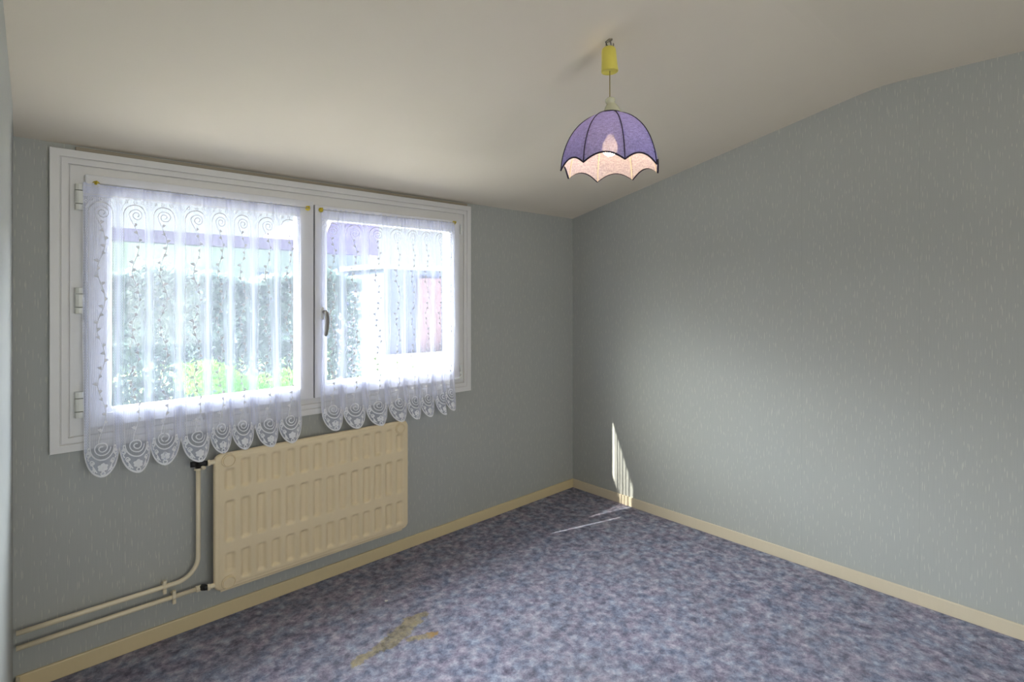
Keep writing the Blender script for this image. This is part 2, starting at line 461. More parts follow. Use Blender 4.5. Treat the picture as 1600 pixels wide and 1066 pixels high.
bm = bmesh.new()
A = [bm.verts.new((XL - LWD * (-y) if y < 0 else XL, y, z)) for y, z in side]
B = [bm.verts.new((XL - 0.3, y, z)) for y, z in side]
bm.faces.new(A); bm.faces.new(B[::-1])
for i in range(len(side)):
    j = (i + 1) % len(side); bm.faces.new((A[i], B[i], B[j], A[j]))
obj('wall_left', bm, M['paper_y'], kind='structure')

bm = bmesh.new(); 
for q in ((XL - 0.3, FILL_W[0], -0.12, CZ1 + 0.05), (FILL_W[1], 0.12, -0.12, CZ1 + 0.05), (FILL_W[0], FILL_W[1], -0.12, FILL_W[2]), (FILL_W[0], FILL_W[1], FILL_W[3], CZ1 + 0.05)):
    add_box(bm, q[0], q[1], YB - 0.12, YB, q[2], q[3])
obj('wall_back', bm, M['paper_x'], kind='structure')

bm = bmesh.new()
ys = [WT] + [0.0 - i * 0.05 for i in range(0, 94)] + [YB - 0.12]
prof = [(y, ceil_z(y) if y < WT else CZ0 - SL * WT + 0.07) for y in ys]
prof[0] = (WT, CZ0)
prof[1] = (0.0, CZ0)
poly = prof + [(YB - 0.12, 2.85), (WT, 2.40)]
prism(bm, poly, 0, XL - 0.32, 0.14)
obj('ceiling', bm, M['ceiling'], kind='structure')

# skirting boards
def skirt(name, pts_fn, mat):
    bm = bmesh.new(); pts_fn(bm); return obj(name, bm, mat, bevel=0.003, kind='structure')
skirt('baseboard_window', lambda bm: add_box(bm, XL, -0.0, -0.012, 0.0, 0.0, 0.066), M['skirt'])
skirt('baseboard_right', lambda bm: add_box(bm, -0.012, 0.0, YB, -0.0125, 0.0, 0.066), M['skirt2'])
def lsk(bm):
    v = []
    for y in (-0.0125, YB):
        x = XL + LWD * y
        v.append([bm.verts.new(p) for p in ((x, y, 0), (x + 0.012, y, 0), (x + 0.012, y, 0.066), (x, y, 0.066))])
    for i in range(4): bm.faces.new((v[0][i], v[0][(i + 1) % 4], v[1][(i + 1) % 4], v[1][i]))
    bm.faces.new(v[0]); bm.faces.new(v[1][::-1])
skirt('baseboard_left', lsk, M['skirt2'])
skirt('baseboard_back', lambda bm: add_box(bm, XL - 0.11, -0.013, YB, YB + 0.012, 0.0, 0.066), M['skirt2'])
# narrow strip between window casing and ceiling
bm = bmesh.new(); add_box(bm, -3.03, -1.06, -0.018, 0.0, 2.0735, 2.088)
obj('trim_1', bm, M['strip'], bevel=0.002, kind='structure')
# ------------------------------------------------------------------ window
win = bpy.data.objects.new('window_1', None); win.location = (-2.07, 0, 0.88); COL.objects.link(win); win['kind'] = 'structure'

def frame_ring(bm, o, i, y0, y1):
    """rectangular ring: o, i = (x0, x1, z0, z1) outer / inner"""
    ox0, ox1, oz0, oz1 = o; ix0, ix1, iz0, iz1 = i
    P = lambda y, r: [bm.verts.new(p) for p in ((r[0], y, r[2]), (r[1], y, r[2]), (r[1], y, r[3]), (r[0], y, r[3]))]
    a, b, c, d = P(y0, o), P(y0, i), P(y1, o), P(y1, i)
    for k in range(4):
        j = (k + 1) % 4
        bm.faces.new((a[k], a[j], b[j], b[k])); bm.faces.new((c[k], d[k], d[j], c[j]))
        bm.faces.new((a[k], c[k], c[j], a[j])); bm.faces.new((b[k], b[j], d[j], d[k]))

FO = (-3.109, -1.037, 0.882, 2.072)
def inset(r, a, b=None, c=None, d=None):
    b = a if b is None else b; c = a if c is None else c; d = a if d is None else d
    return (r[0] + a, r[1] - b, r[2] + c, r[3] - d)
bm = bmesh.new()
I1 = inset(FO, 0.030); I2 = inset(FO, 0.034); I3 = inset(FO, 0.056); I4 = inset(FO, 0.060)
HOLE = (-2.985, -1.16, 0.985, 1.965)
frame_ring(bm, FO, I1, -0.026, 0.0)            # flat outer lip
frame_ring(bm, I1, I2, -0.021, 0.0)            # groove
frame_ring(bm, I2, I3, -0.024, 0.0)            # flat fillet
frame_ring(bm, I3, I4, -0.016, 0.0)            # step
frame_ring(bm, I4, HOLE, -0.019, 0.0)
frame_ring(bm, (HX0 + 0.001, HX1 - 0.001, HZ0 + 0.001, HZ1 - 0.001), HOLE, 0.0, 0.07)
obj('window_frame', bm, M['frame'], win, bevel=0.0015)

LS = (-3.002, -2.080, 0.968, 1.980)
RS = (-2.073, -1.140, 0.968, 1.965)
LG = (-2.916, -2.163, 1.037, 1.903)
RG = (-2.004, -1.206, 1.044, 1.893)
def sash(S, G):
    bm = bmesh.new()
    frame_ring(bm, S, inset(G, -0.014), -0.040, 0.012)
    frame_ring(bm, inset(G, -0.014), G, -0.030, 0.012)       # glazing bead
    s = obj('window_sash', bm, M['sash'], win, bevel=0.003)
    bm = bmesh.new(); add_box(bm, G[0] - 0.004, G[1] + 0.004, -0.006, -0.002, G[2] - 0.004, G[3] + 0.004)
    g = obj('glass_pane', bm, M['glass'], s)
    return s
sl = sash(LS, LG); sr = sash(RS, RG)
bm = bmesh.new(); frame_ring(bm, (-2.0795, -2.0735, 0.972, 1.962), (-2.0785, -2.0745, 0.973, 1.961), -0.012, -0.010)
add_box(bm, -2.0798, -2.0732, -0.012, 0.012, 0.970, 1.963)
obj('gap_shade_strip', bm, M['dark'], win)  # dark strip in the gap between the sashes, painted for its shade

# hinges on the left of the frame
for z0, z1 in ((1.835, 1.939), (1.426, 1.530), (1.014, 1.117)):
    bm = bmesh.new(); h = (z1 - z0)
    cuts = [(z0, z0 + h * 0.235), (z0 + h * 0.25, z0 + h * 0.745), (z0 + h * 0.76, z1)]
    for k, (a, b) in enumerate(cuts):
        # half round knuckle
        xr = -3.004 if k == 1 else -3.008
        seg = [(-3.034, -0.020), (-3.034, -0.036), (-3.030, -0.042), (-3.022, -0.045), (xr - 0.004, -0.044), (xr, -0.040), (xr, -0.020)]
        A_ = [bm.verts.new((x, y, a + 0.0006)) for x, y in seg]; B_ = [bm.verts.new((x, y, b - 0.0006)) for x, y in seg]
        bm.faces.new(A_); bm.faces.new(B_[::-1])
        for i in range(len(seg)):
            j = (i + 1) % len(seg); bm.faces.new((A_[i], B_[i], B_[j], A_[j]))
    o = obj('hinge', bm, M['hinge'], win, bevel=0.001)
# pivots of the right sash
for z0, z1 in ((1.885, 1.945), (0.995, 1.055)):
    bm = bmesh.new()
    tube(bm, [(-1.128, -0.040, z0), (-1.128, -0.040, z1)], 0.0065, 12)
    add_box(bm, -1.142, -1.128, -0.044, -0.034, z0 + 0.004, z0 + 0.02)
    obj('hinge', bm, M['hinge'], win, bevel=0.001)
bm = bmesh.new()
tube(bm, [(-1.178, -0.043, 0.972), (-1.15, -0.045, 0.972), (-1.134, -0.043, 0.980), (-1.128, -0.040, 0.995)], 0.006, 10)
obj('corner_stay', bm, M['hinge'], win, smooth=True)

# handle on the right sash
bm = bmesh.new()
rose = []
for k in range(28):
    a = 2 * PI * k / 28
    rose.append((-2.031 + 0.0155 * math.cos(a), 1.405 + (0.018 if math.sin(a) > 0 else -0.018) + 0.0155 * math.sin(a)))
A_ = [bm.verts.new((x, -0.0395, z)) for x, z in rose]; B_ = [bm.verts.new((x, -0.050, z)) for x, z in rose]
bm.faces.new(A_[::-1]); bm.faces.new(B_)
for i in range(28):
    j = (i + 1) % 28; bm.faces.new((A_[i], B_[i], B_[j], A_[j]))
lv = obj('window_handle', bm, M['handle_white'], sr, bevel=0.0015)
# neck + lever merged into the handle thing
bm = bmesh.new()
tube(bm, [(-2.031, -0.049, 1.412), (-2.031, -0.075, 1.412)], 0.0085, 14)
path = [(-2.031, -0.077, 1.420), (-2.031, -0.083, 1.408), (-2.029, -0.086, 1.385), (-2.028, -0.086, 1.355), (-2.030, -0.084, 1.320), (-2.034, -0.082, 1.296), (-2.035, -0.081, 1.288)]
tube(bm, path, [0.006, 0.0105, 0.0115, 0.011, 0.0105, 0.0095, 0.004], 14)
lev = obj('lever', bm, M['handle_grey'], sr, smooth=True)
lev['label'] = 'worn grey lever'
# outside sill
bm = bmesh.new(); add_box(bm, HX0, HX1, 0.075, WT + 0.04, HZ0, HZ0 + 0.02)
obj('window_sill', bm, M['frame'], win)

# made-up window around the added fill lamp, behind the camera
fill_win = bpy.data.objects.new('added_fill_window', None); fill_win.location = (-2.28, YB, FILL_W[2]); COL.objects.link(fill_win); fill_win['kind'] = 'structure'
bm = bmesh.new()
frame_ring(bm, inset(FILL_W, -0.04), inset(FILL_W, 0.04), YB, YB + 0.025)
add_box(bm, -2.31, -2.25, YB - 0.03, YB + 0.03, FILL_W[2] + 0.03, FILL_W[3] - 0.03)
obj('window_frame', bm, M['frame'], fill_win, bevel=0.002)
bm = bmesh.new(); add_box(bm, FILL_W[0], FILL_W[1], YB - 0.02, YB - 0.014, FILL_W[2], FILL_W[3])
obj('glass_pane', bm, M['glass'], fill_win)

# ------------------------------------------------------------------ curtains
W_REP = 0.145
class Cloth:
    def __init__(s, centres, x0, x1, tips, ztop, seed, drift):
        rnd = random.Random(seed); s.drift = drift
        s.n = len(centres); s.c = centres
        e = [x0] + [(a + b) / 2 + rnd.uniform(-.004, .004) for a, b in zip(centres, centres[1:])] + [x1]
        s.kn = []
        for i in range(s.n): s.kn += [e[i], centres[i]]
        s.kn.append(e[-1])
        s.tips = tips; s.ztop = ztop
        s.amp = [rnd.uniform(0.8, 1.25) for _ in range(s.n + 1)]
        s.ph = [rnd.uniform(-1, 1) for _ in range(s.n + 2)]
    def hem(s, t):
        k = min(s.n - 1, max(0, int(t))); f = abs(2 * (t - k - 0.5))
        k2 = min(s.n - 1, max(0, k + (1 if t - k > 0.5 else -1)))
        tip = s.tips[k] * (1 - 0.5 * f ** 3) + s.tips[k2] * 0.5 * f ** 3
        return tip + 0.068 * f ** 1.8 + 0.030 * f ** 6
    def pos(s, t, z, off=0.0):
        t = min(s.n - 1e-6, max(1e-6, t))
        def raw(t, z):
            h = t * 2; i = min(len(s.kn) - 2, int(h)); f = h - i
            x = s.kn[i] * (1 - f) + s.kn[i + 1] * f
            wdt = abs(s.kn[i + 1] - s.kn[i]) * 2
            down = max(0.0, (s.ztop - z) / (s.ztop - 0.78))
            x -= 0.045 * wdt * math.sin(2 * PI * t)
            x += 0.0035 * math.sin(2.3 * z * PI + s.ph[int(t)] * 3) * down
            a = s.amp[int(t + 0.5)] * (0.005 + 0.0045 * down ** 0.7 + 0.006 * max(0.0, (1.0 - z) / 0.22))
            y = -0.053 - 0.004 * down - s.drift * (t / s.n) ** 2 - 0.036 * max(0.0, (1.0 - z) / 0.22) ** 1.2 + a * math.cos(2 * PI * t)
            y += 0.0016 * math.sin(6 * PI * t + 9 * z)
            if z > s.ztop - 0.075:
                q = (z - (s.ztop - 0.075)) / 0.075
                y += 0.004 * q * math.sin(8 * PI * t) + 0.004 * q
            return Vector((x, y, z))
        p = raw(t, z)
        if off:
            e = 0.01
            d = raw(min(s.n - 1e-6, t + e), z) - raw(max(1e-6, t - e), z)
            nrm = Vector((d.y, -d.x, 0)); nrm.normalize()      # towards the room
            if nrm.y > 0: nrm = -nrm
            p = p + nrm * off
        return p

def curtain(cl, name, label):
    bm = bmesh.new()
    uvl = bm.loops.layers.uv.new('cloth'); uvh = bm.loops.layers.uv.new('hem')
    NS, NZ = cl.n * 24, 64
    grid = []
    for i in range(NS + 1):
        t = i / NS * cl.n; zh = cl.hem(min(t, cl.n - 1e-6)); row = []
        for j in range(NZ + 1):
            r = j / NZ
            z = cl.ztop + (zh - cl.ztop) * r
            if j == 0: z += 0.003 * math.sin(7 * PI * t)
            row.append((bm.verts.new(cl.pos(t, z)), t, z, z - zh))
        grid.append(row)
    for i in range(NS):
        for j in range(NZ):
            q = (grid[i][j], grid[i + 1][j], grid[i + 1][j + 1], grid[i][j + 1])
            f = bm.faces.new([v[0] for v in q]); f.smooth = True
            for lp, v in zip(f.loops, q):
                lp[uvl].uv = (v[1], v[2]); lp[uvh].uv = (v[1], v[3])
    def ribbon(pts, w, mi=1, off=0.0012, taper=False):
        """pts in (u metres from motif centre k, z) as (t, z); w full width"""
        n = len(pts); L = []; R = []
        for i, (t, z) in enumerate(pts):
            a = pts[max(0, i - 1)]; b = pts[min(n - 1, i + 1)]
            dx, dz = (b[0] - a[0]) * W_REP, b[1] - a[1]; l = math.hypot(dx, dz) or 1
            nx, nz = -dz / l, dx / l
            hw = w * 0.66
            if taper: hw *= math.sin(PI * (0.06 + 0.88 * i / (n - 1)))
            L.append(bm.verts.new(cl.pos(t + nx * hw / W_REP, z + nz * hw, off)))
            R.append(bm.verts.new(cl.pos(t - nx * hw / W_REP, z - nz * hw, off)))
        for i in range(n - 1):
            f = bm.faces.new((L[i], L[i + 1], R[i + 1], R[i])); f.material_index = mi; f.smooth = True
            for lp in f.loops: lp[uvl].uv = (0, 1.3); lp[uvh].uv = (0, 0.5)
    zt = cl.ztop
    for k in range(cl.n):
        T = lambda u: k + 0.5 + u / W_REP
        rnd = random.Random(k)
        A = 0.043
        za = zt - 0.118; zb = cl.tips[k] + 0.112
        # long upright threads and the two half-round arches
        for sgn in (-1, 1):
            ribbon([(T(sgn * A), za - (za - zb) * i / 40) for i in range(41)], 0.0022, 2)
        ribbon([(T(A * math.cos(a)), za + A * 1.05 * math.sin(a)) for a in [PI * i / 20 for i in range(21)]], 0.0032)
        ribbon([(T(A * math.cos(a)), zb - A * 1.12 * math.sin(a)) for a in [PI * i / 20 for i in range(21)]], 0.0042)
        # spirals
        def spiral(cu, cz, r0, turns, st, w, flip=1):
            n = int(22 * turns); out = []
            for i in range(n + 1):
                a = st + flip * 2 * PI * turns * i / n; r = r0 * (1 - 0.80 * i / n)
                out.append((T(cu + r * math.cos(a)), cz + r * math.sin(a)))
            ribbon(out, w)
        spiral(0.004, za + 0.003, 0.027, 1.7, PI, 0.0024, -1)
        spiral(-0.002, zb - 0.004, 0.030, 1.8, 0, 0.0034, -1)
        # vine with leaves
        z = za + 0.003; pts = [(T(-0.023), z)]
        zend = zb + 0.012; N = 60
        vine = []
        for i in range(N + 1):
            q = i / N; zz = (za + 0.003) + (zend - za - 0.003) * q
            am = 0.013 if q > 0.06 else 0.023 * (1 - q / 0.06) + 0.013 * q / 0.06
            u = -am * math.cos(q * 2 * PI * 4.0)
            vine.append((u, zz))
        ribbon([(T(u), zz) for u, zz in vine], 0.0018)
        for i in range(3, N - 1, 2):
            u, zz = vine[i]; s_ = 1 if (i // 2) % 2 else -1
            ln = rnd.uniform(0.013, 0.02)
            ang = rnd.uniform(0.3, 0.9)
            for dz_, sc2 in ((0.0, 1.0), (0.006, 0.62)):
                p0 = (u, zz + dz_); p1 = (u + s_ * ln * sc2 * math.cos(ang), zz + dz_ + ln * sc2 * math.sin(ang))
                ribbon([(T(p0[0] + (p1[0] - p0[0]) * f), p0[1] + (p1[1] - p0[1]) * f + 0.002 * math.sin(PI * f)) for f in (0, .2, .4, .6, .8, 1)], 0.0052, taper=True)
        # curls under the heading
        for cu in (-0.058, -0.03, 0.0, 0.03, 0.058):
            spiral(cu, zt - 0.062 - (0.012 if abs(cu) > 0.05 else 0.0), 0.0085, 1.1, rnd.uniform(0, 3), 0.0017)
        for cu in (-0.06, 0.06):
            ribbon([(T(cu * 0.45), zt - 0.055), (T(cu * 0.7), zt - 0.075), (T(cu * 0.95), zt - 0.10)], 0.0016)
        # lace border: leaf, small rings
        zl = cl.tips[k] + 0.036
        for a in (-90, -35, 20, 90, 160, 215):
            a = math.radians(a)
            L_ = 0.017
            ribbon([(T(L_ * f * math.cos(a)), zl + L_ * f * math.sin(a)) for f in (-0.1, .15, .4, .65, .85, 1)], 0.011, taper=True, off=0.0015)
        for lu, lz, a0 in ((-0.030, 0.048, 130), (0.030, 0.048, 50), (-0.050, 0.088, 110), (0.050, 0.088, 70), (-0.024, 0.030, 200), (0.024, 0.030, -20)):
            for da in (-55, 0, 55):
                a = math.radians(a0 + da); L_ = 0.0115
                ribbon([(T(lu + L_ * f * math.cos(a)), cl.tips[k] + lz + L_ * f * math.sin(a)) for f in (0, .25, .5, .75, 1)], 0.0062, taper=True, off=0.0015)
        for cu, cz in ((-0.036, 0.056), (0.036, 0.056), (-0.052, 0.085), (0.052, 0.085), (0.0, 0.013)):
            ribbon([(T(cu + 0.0065 * math.cos(a)), cl.tips[k] + cz + 0.0065 * math.sin(a)) for a in [2 * PI * i / 12 for i in range(13)]], 0.0032, off=0.0014)
        for s_ in (-1, 1):
            ribbon([(T(s_ * (0.046 + 0.006 * math.sin(3 * f * PI))), cl.tips[k] + 0.062 + 0.05 * f) for f in [i / 10 for i in range(11)]], 0.0045)
            ribbon([(T(s_ * (0.018 + 0.02 * f)), cl.tips[k] + 0.018 + 0.034 * f) for f in [i / 6 for i in range(7)]], 0.003)
    # rope along the scalloped edge, double selvedge threads, upright threads between motifs
    ed = [(t, cl.hem(t) + 0.0025) for t in [0.002 + (cl.n - 0.004) * i / (cl.n * 24) for i in range(cl.n * 24 + 1)]]
    ribbon(ed, 0.0052, off=0.0014)
    for t in (0.012, cl.n - 0.012):
        ribbon([(t, zt - (zt - cl.hem(t)) * i / 60) for i in range(61)], 0.0035)
    for k in range(1, cl.n):
        for d in (-0.045, 0.045):
            ribbon([(k + d, zt - 0.05 - (zt - 0.05 - cl.hem(k + d)) * i / 60) for i in range(61)], 0.0016, 2)
    # heading seam
    for zz in (zt - 0.012, zt - 0.045):
        ribbon([(0.01 + (cl.n - 0.02) * i / (cl.n * 16), zz + 0.001 * math.sin(i)) for i in range(cl.n * 16 + 1)], 0.0016, 2)
    me = bpy.data.meshes.new(name); bm.to_mesh(me); bm.free()
    for m in (M['net'], M['yarn'], M['yarnthin']): me.materials.append(m)
    o = bpy.data.objects.new(name, me); COL.objects.link(o)
    return tag(o, label, 'curtain', 'lace curtains on the two sashes')

clL = Cloth([-2.953, -2.838, -2.742, -2.613, -2.521, -2.427, -2.313, -2.212], -3.010, -2.152,
            [0.783, 0.775, 0.786, 0.772, 0.790, 0.789, 0.779, 0.779], 1.945, 3, 0.0)
clR = Cloth([-1.989, -1.867, -1.728, -1.601, -1.499, -1.406, -1.304, -1.240], -2.045, -1.192,
            [0.799, 0.791, 0.784, 0.783, 0.781, 0.782, 0.778, 0.795], 1.948, 5, 0.010)
curtain(clL, 'lace_curtain', 'white lace net curtain hanging over the left sash, beside the three hinges')
curtain(clR, 'lace_curtain', 'white lace net curtain hanging over the right sash with the handle')

def rod(x0, x1, z0, z1, label):
    t = thing('curtain_rod', label, 'curtain rod', (x0, -0.055, z0), 'curtain rods on the two sashes')
    bm = bmesh.new(); tube(bm, [(x0, -0.056, z0), ((x0 + x1) / 2, -0.056, (z0 + z1) / 2 - 0.001), (x1, -0.056, z1)], 0.0022, 8)
    obj('rod', bm, M['rod'], t, smooth=True)
    for x, z in ((x0, z0), (x1, z1)):
        bm = bmesh.new()
        lat = [(0.0, 0.0), (0.010, 0.0), (0.0125, 0.003), (0.0125, 0.006), (0.008, 0.009), (0.005, 0.016), (0.003, 0.018)]
        n = 16; rings = []
        for r, d in lat[1:]:
            rings.append([bm.verts.new((x + r * math.cos(2 * PI * k / n), -0.040 - d, z + r * math.sin(2 * PI * k / n))) for k in range(n)])
        for a, b in zip(rings, rings[1:]):
            for k in range(n): bm.faces.new((a[k], a[(k + 1) % n], b[(k + 1) % n], b[k]))
        bm.faces.new(rings[0]); bm.faces.new(rings[-1])
        tube(bm, [(x, -0.056, z + 0.004), (x, -0.062, z + 0.009), (x, -0.066, z + 0.003), (x, -0.062, z - 0.004)], 0.0022, 8)
        h = obj('hook', bm, M['hook'], t, smooth=True); h['label'] = 'yellow screw hook'
rod(-2.968, -2.112, 1.944, 1.941, 'thin curtain rod on yellow hooks across the left sash')
rod(-2.043, -1.188, 1.940, 1.951, 'thin curtain rod on yellow hooks across the right sash')

# ------------------------------------------------------------------ radiator
rad = thing('radiator', 'cream pressed-steel panel radiator below the window', 'radiator', (-2.05, -0.08, 0.16))
RX0, RX1, RZ0, RZ1, RF = -2.554, -1.549, 0.166, 0.784, -0.096
cols = [-2.489 + 0.0678 * i for i in range(14)]
def smooth01(v): v = max(0.0, min(1.0, v)); return v * v * (3 - 2 * v)
def pit(x, z):
    i = round((x - cols[0]) / 0.0678)
    if i < 0 or i > 13: return 0.0
    dx = abs(x - cols[i]); wx = smooth01((0.026 - dx) / 0.019)
    if wx <= 0: return 0.0
    m = 0.0
    for bi, (a, b) in enumerate(((0.612, 0.752), (0.376, 0.571), (0.196, 0.335))):
        if bi == 0 and i in (0, 13): b = 0.715
        if bi == 2 and i == 0: a = 0.235
        m = max(m, smooth01((z - a) / 0.020) * smooth01((b - z) / 0.016))
    return 0.013 * wx * m
bm = bmesh.new()
NX, NZ = 280, 170; CX, CZ_ = (RX0 + RX1) / 2, (RZ0 + RZ1) / 2; HX, HZ = (RX1 - RX0) / 2, (RZ1 - RZ0) / 2; RC = 0.035
def rr(a, b):
    """a, b in metres from the centre of the rectangle -> rounded rectangle point"""
    ax, bz = abs(a) - (HX - RC), abs(b) - (HZ - RC)
    if ax > 0 and bz > 0:
        m = max(ax, bz); l = math.hypot(ax, bz); k = m / l
        return (math.copysign(HX - RC + ax * k, a), math.copysign(HZ - RC + bz * k, b), RC - m)
    return (a, b, min(HX - abs(a), HZ - abs(b)))
vs = []
for i in range(NX + 1):
    col_ = []
    for j in range(NZ + 1):
        a, b, d = rr(-HX + 2 * HX * i / NX, -HZ + 2 * HZ * j / NZ)
        x, z = CX + a, CZ_ + b
        roll = 0.0
        if d < 0.011: roll = 0.011 - math.sqrt(max(0, 0.011 ** 2 - (0.011 - d) ** 2))
        lip = 0.0016 * smooth01((0.026 - d) / 0.006)
        col_.append(bm.verts.new((x, RF + roll * 0.9 + pit(x, z) - lip * 0 + 0.0022 * smooth01((0.022 - d) / 0.005) * 1.0, z)))
    vs.append(col_)
for i in range(NX):
    for j in range(NZ):
        bm.faces.new((vs[i][j], vs[i + 1][j], vs[i + 1][j + 1], vs[i][j + 1]))
# back shell
border = [vs[i][0] for i in range(NX + 1)] + [vs[NX][j] for j in range(1, NZ + 1)] + [vs[i][NZ] for i in range(NX - 1, -1, -1)] + [vs[0][j] for j in range(NZ - 1, 0, -1)]
back = [bm.verts.new((v.co.x, RF + 0.020, v.co.z)) for v in border]
for i in range(len(border)):
    j = (i + 1) % len(border); bm.faces.new((border[i], border[j], back[j], back[i]))
bm.faces.new(back)
obj('panel', bm, M['cream'], rad, smooth=True)
# lower rear lip seen under the panel
bm = bmesh.new(); add_box(bm, RX0 + 0.03, RX1 - 0.03, RF + 0.0215, RF + 0.028, RZ0 - 0.013, RZ0 + 0.01)
obj('rear_rim', bm, M['cream'], rad, bevel=0.002)
for x, z in ((-2.496, 0.750), (-2.496, 0.199), (-1.606, 0.745)):
    bm = bmesh.new(); n = 40
    lat = [(0.0300, 0.004), (0.0300, -0.005), (0.0285, -0.0075), (0.0265, -0.0078), (0.0252, -0.0050), (0.0238, -0.0050), (0.0222, -0.0085), (0.0, -0.009)]
    rings = [[bm.verts.new((x + r * math.cos(2 * PI * k / n), RF + 0.001 + d, z + r * math.sin(2 * PI * k / n))) for k in range(n)] for r, d in lat[:-1]]
    for a, b in zip(rings, rings[1:]):
        for k in range(n): bm.faces.new((a[k], a[(k + 1) % n], b[(k + 1) % n], b[k]))
    bm.faces.new(rings[0]); bm.faces.new(rings[-1])
    obj('boss', bm, M['cream'], rad, smooth=False, bevel=0.0)
def nut(bm, c, axis, r, h, n=6, mi=0):
    c = Vector(c); ax = Vector(axis).normalized(); u = ax.orthogonal().normalized(); v = ax.cross(u)
    A_ = [bm.verts.new(c - ax * h / 2 + (u * math.cos(2 * PI * k / n) + v * math.sin(2 * PI * k / n)) * r) for k in range(n)]
    B_ = [bm.verts.new(c + ax * h / 2 + (u * math.cos(2 * PI * k / n) + v * math.sin(2 * PI * k / n)) * r) for k in range(n)]
    bm.faces.new(A_[::-1]).material_index = mi; bm.faces.new(B_).material_index = mi
    for k in range(n):
        j = (k + 1) % n; bm.faces.new((A_[k], A_[j], B_[j], B_[k])).material_index = mi
for z in (0.752, 0.199):
    bm = bmesh.new(); nut(bm, (-2.559, -0.082, z), (1, 0, 0), 0.0105, 0.02, 20); nut(bm, (-2.5735, -0.082, z), (1, 0, 0), 0.015, 0.010)
    o = obj('union_nut', bm, M['pipe'], rad, bevel=0.001)
for x in (-2.35, -1.75):
    bm = bmesh.new(); add_box(bm, x, x + 0.03, RF + 0.018, -0.0005, 0.24, 0.70)
    obj('wall_bracket', bm, M['black'], rad)

# ------------------------------------------------------------------ pipes
PY = -0.048
def arc(c, r, a0, a1, n=10):
    return [(c[0] + r * math.cos(a0 + (a1 - a0) * i / n), PY, c[1] + r * math.sin(a0 + (a1 - a0) * i / n)) for i in range(n + 1)]
def clip(parent, x, z):
    bm = bmesh.new()
    tube(bm, [(x - 0.006, PY, z), (x + 0.006, PY, z)], 0.0135, 16)
    add_box(bm, x - 0.006, x + 0.006, PY - 0.0115, PY + 0.003, z + 0.010, z + 0.028)
    add_box(bm, x - 0.006, x + 0.006, PY - 0.0115, PY + 0.003, z - 0.028, z - 0.010)
    tube(bm, [(x, PY + 0.008, z), (x, -0.001, z)], 0.005, 10)
    obj('pipe_clip', bm, M['pipe'], parent, bevel=0.001)
sp = thing('supply_pipe', 'cream heating pipe that bends up to the top valve of the radiator', 'pipe', (-2.9, PY, 0.246))
bm = bmesh.new()
tube(bm, [(XL + 0.001, PY, 0.246), (-3.0, PY, 0.247), (-2.8, PY, 0.247)] + arc((-2.695, 0.335), 0.088, -PI / 2, 0, 12) + [(-2.607, PY, 0.5), (-2.607, PY, 0.722)], 0.0095, 16)
obj('pipe', bm, M['pipe'], sp, smooth=True)
clip(sp, -2.735, 0.247)
bm = bmesh.new(); nut(bm, (-2.607, PY, 0.724), (0, 0, 1), 0.016, 0.010)
obj('pipe_nut', bm, M['pipe'], sp, bevel=0.001)
bm = bmesh.new()
tube(bm, [(-2.607, PY, 0.728), (-2.607, PY - 0.003, 0.742), (-2.606, PY - 0.012, 0.752), (-2.598, -0.074, 0.752), (-2.580, -0.082, 0.752)], [0.012, 0.014, 0.0155, 0.014, 0.011], 16)
tube(bm, [(-2.617, -0.060, 0.752), (-2.640, -0.058, 0.752)], [0.014, 0.012], 14)
v = obj('valve', bm, M['black'], sp, smooth=True); v['label'] = 'black valve body'
bm = bmesh.new(); nut(bm, (-2.5945, -0.085, 0.737), (0.3, -1, -0.5), 0.0085, 0.016)
o = obj('bleed_screw', bm, M['pipe'], sp, bevel=0.001)

rp = thing('return_pipe', 'straight cream heating pipe running low along the wall to the bottom of the radiator', 'pipe', (-2.9, PY, 0.19))
bm = bmesh.new(); tube(bm, [(XL + 0.001, PY, 0.190), (-2.9, PY, 0.191), (-2.612, PY, 0.191)], 0.0095, 16)
obj('pipe', bm, M['pipe'], rp, smooth=True)
clip(rp, -2.700, 0.191)
bm = bmesh.new(); nut(bm, (-2.606, PY, 0.191), (1, 0, 0), 0.0145, 0.020)
obj('pipe_nut', bm, M['pipe'], rp, bevel=0.001)
bm = bmesh.new(); tube(bm, [(-2.598, PY, 0.191), (-2.590, PY - 0.006, 0.193), (-2.585, -0.070, 0.197), (-2.578, -0.082, 0.199)], [0.012, 0.014, 0.013, 0.011], 16)
v = obj('valve', bm, M['black'], rp, smooth=True); v['label'] = 'black lockshield valve'

# ------------------------------------------------------------------ pendant lamp
LX, LY, LZ = -1.592, -1.542, 2.4475
lamp = thing('pendant_lamp', 'violet scalloped umbrella-shaped pendant lamp, lit, hanging from the sloping ceiling', 'lamp', (LX, LY, LZ))
bm = bmesh.new()
lathe(bm, [(0.010, LZ + 0.012), (0.010, LZ - 0.002), (0.004, LZ - 0.004), (0.004, LZ - 0.008)], LX, LY, 16)
tube(bm, [(LX + 0.012 * math.cos(a) * 0.9, LY - 0.009 * math.cos(a), LZ - 0.018 + 0.011 * math.sin(a)) for a in [PI / 2 + 2 * PI * i / 18 * 0.82 for i in range(19)]], 0.0022, 8)
obj('ceiling_hook', bm, M['brass'], lamp, smooth=True)
bm = bmesh.new()
for k, ox in enumerate((-0.012, 0.010)):
    tube(bm, [(LX + ox * .3, LY, LZ + 0.002), (LX + ox * 1.5, LY + 0.006, LZ - 0.012), (LX + ox * 1.2, LY, LZ - 0.028), (LX + ox * 0.4, LY, LZ - 0.034)], 0.0016, 7)
w = obj('wire', bm, M['dark'], lamp, smooth=True); w['label'] = 'loose dark wires'
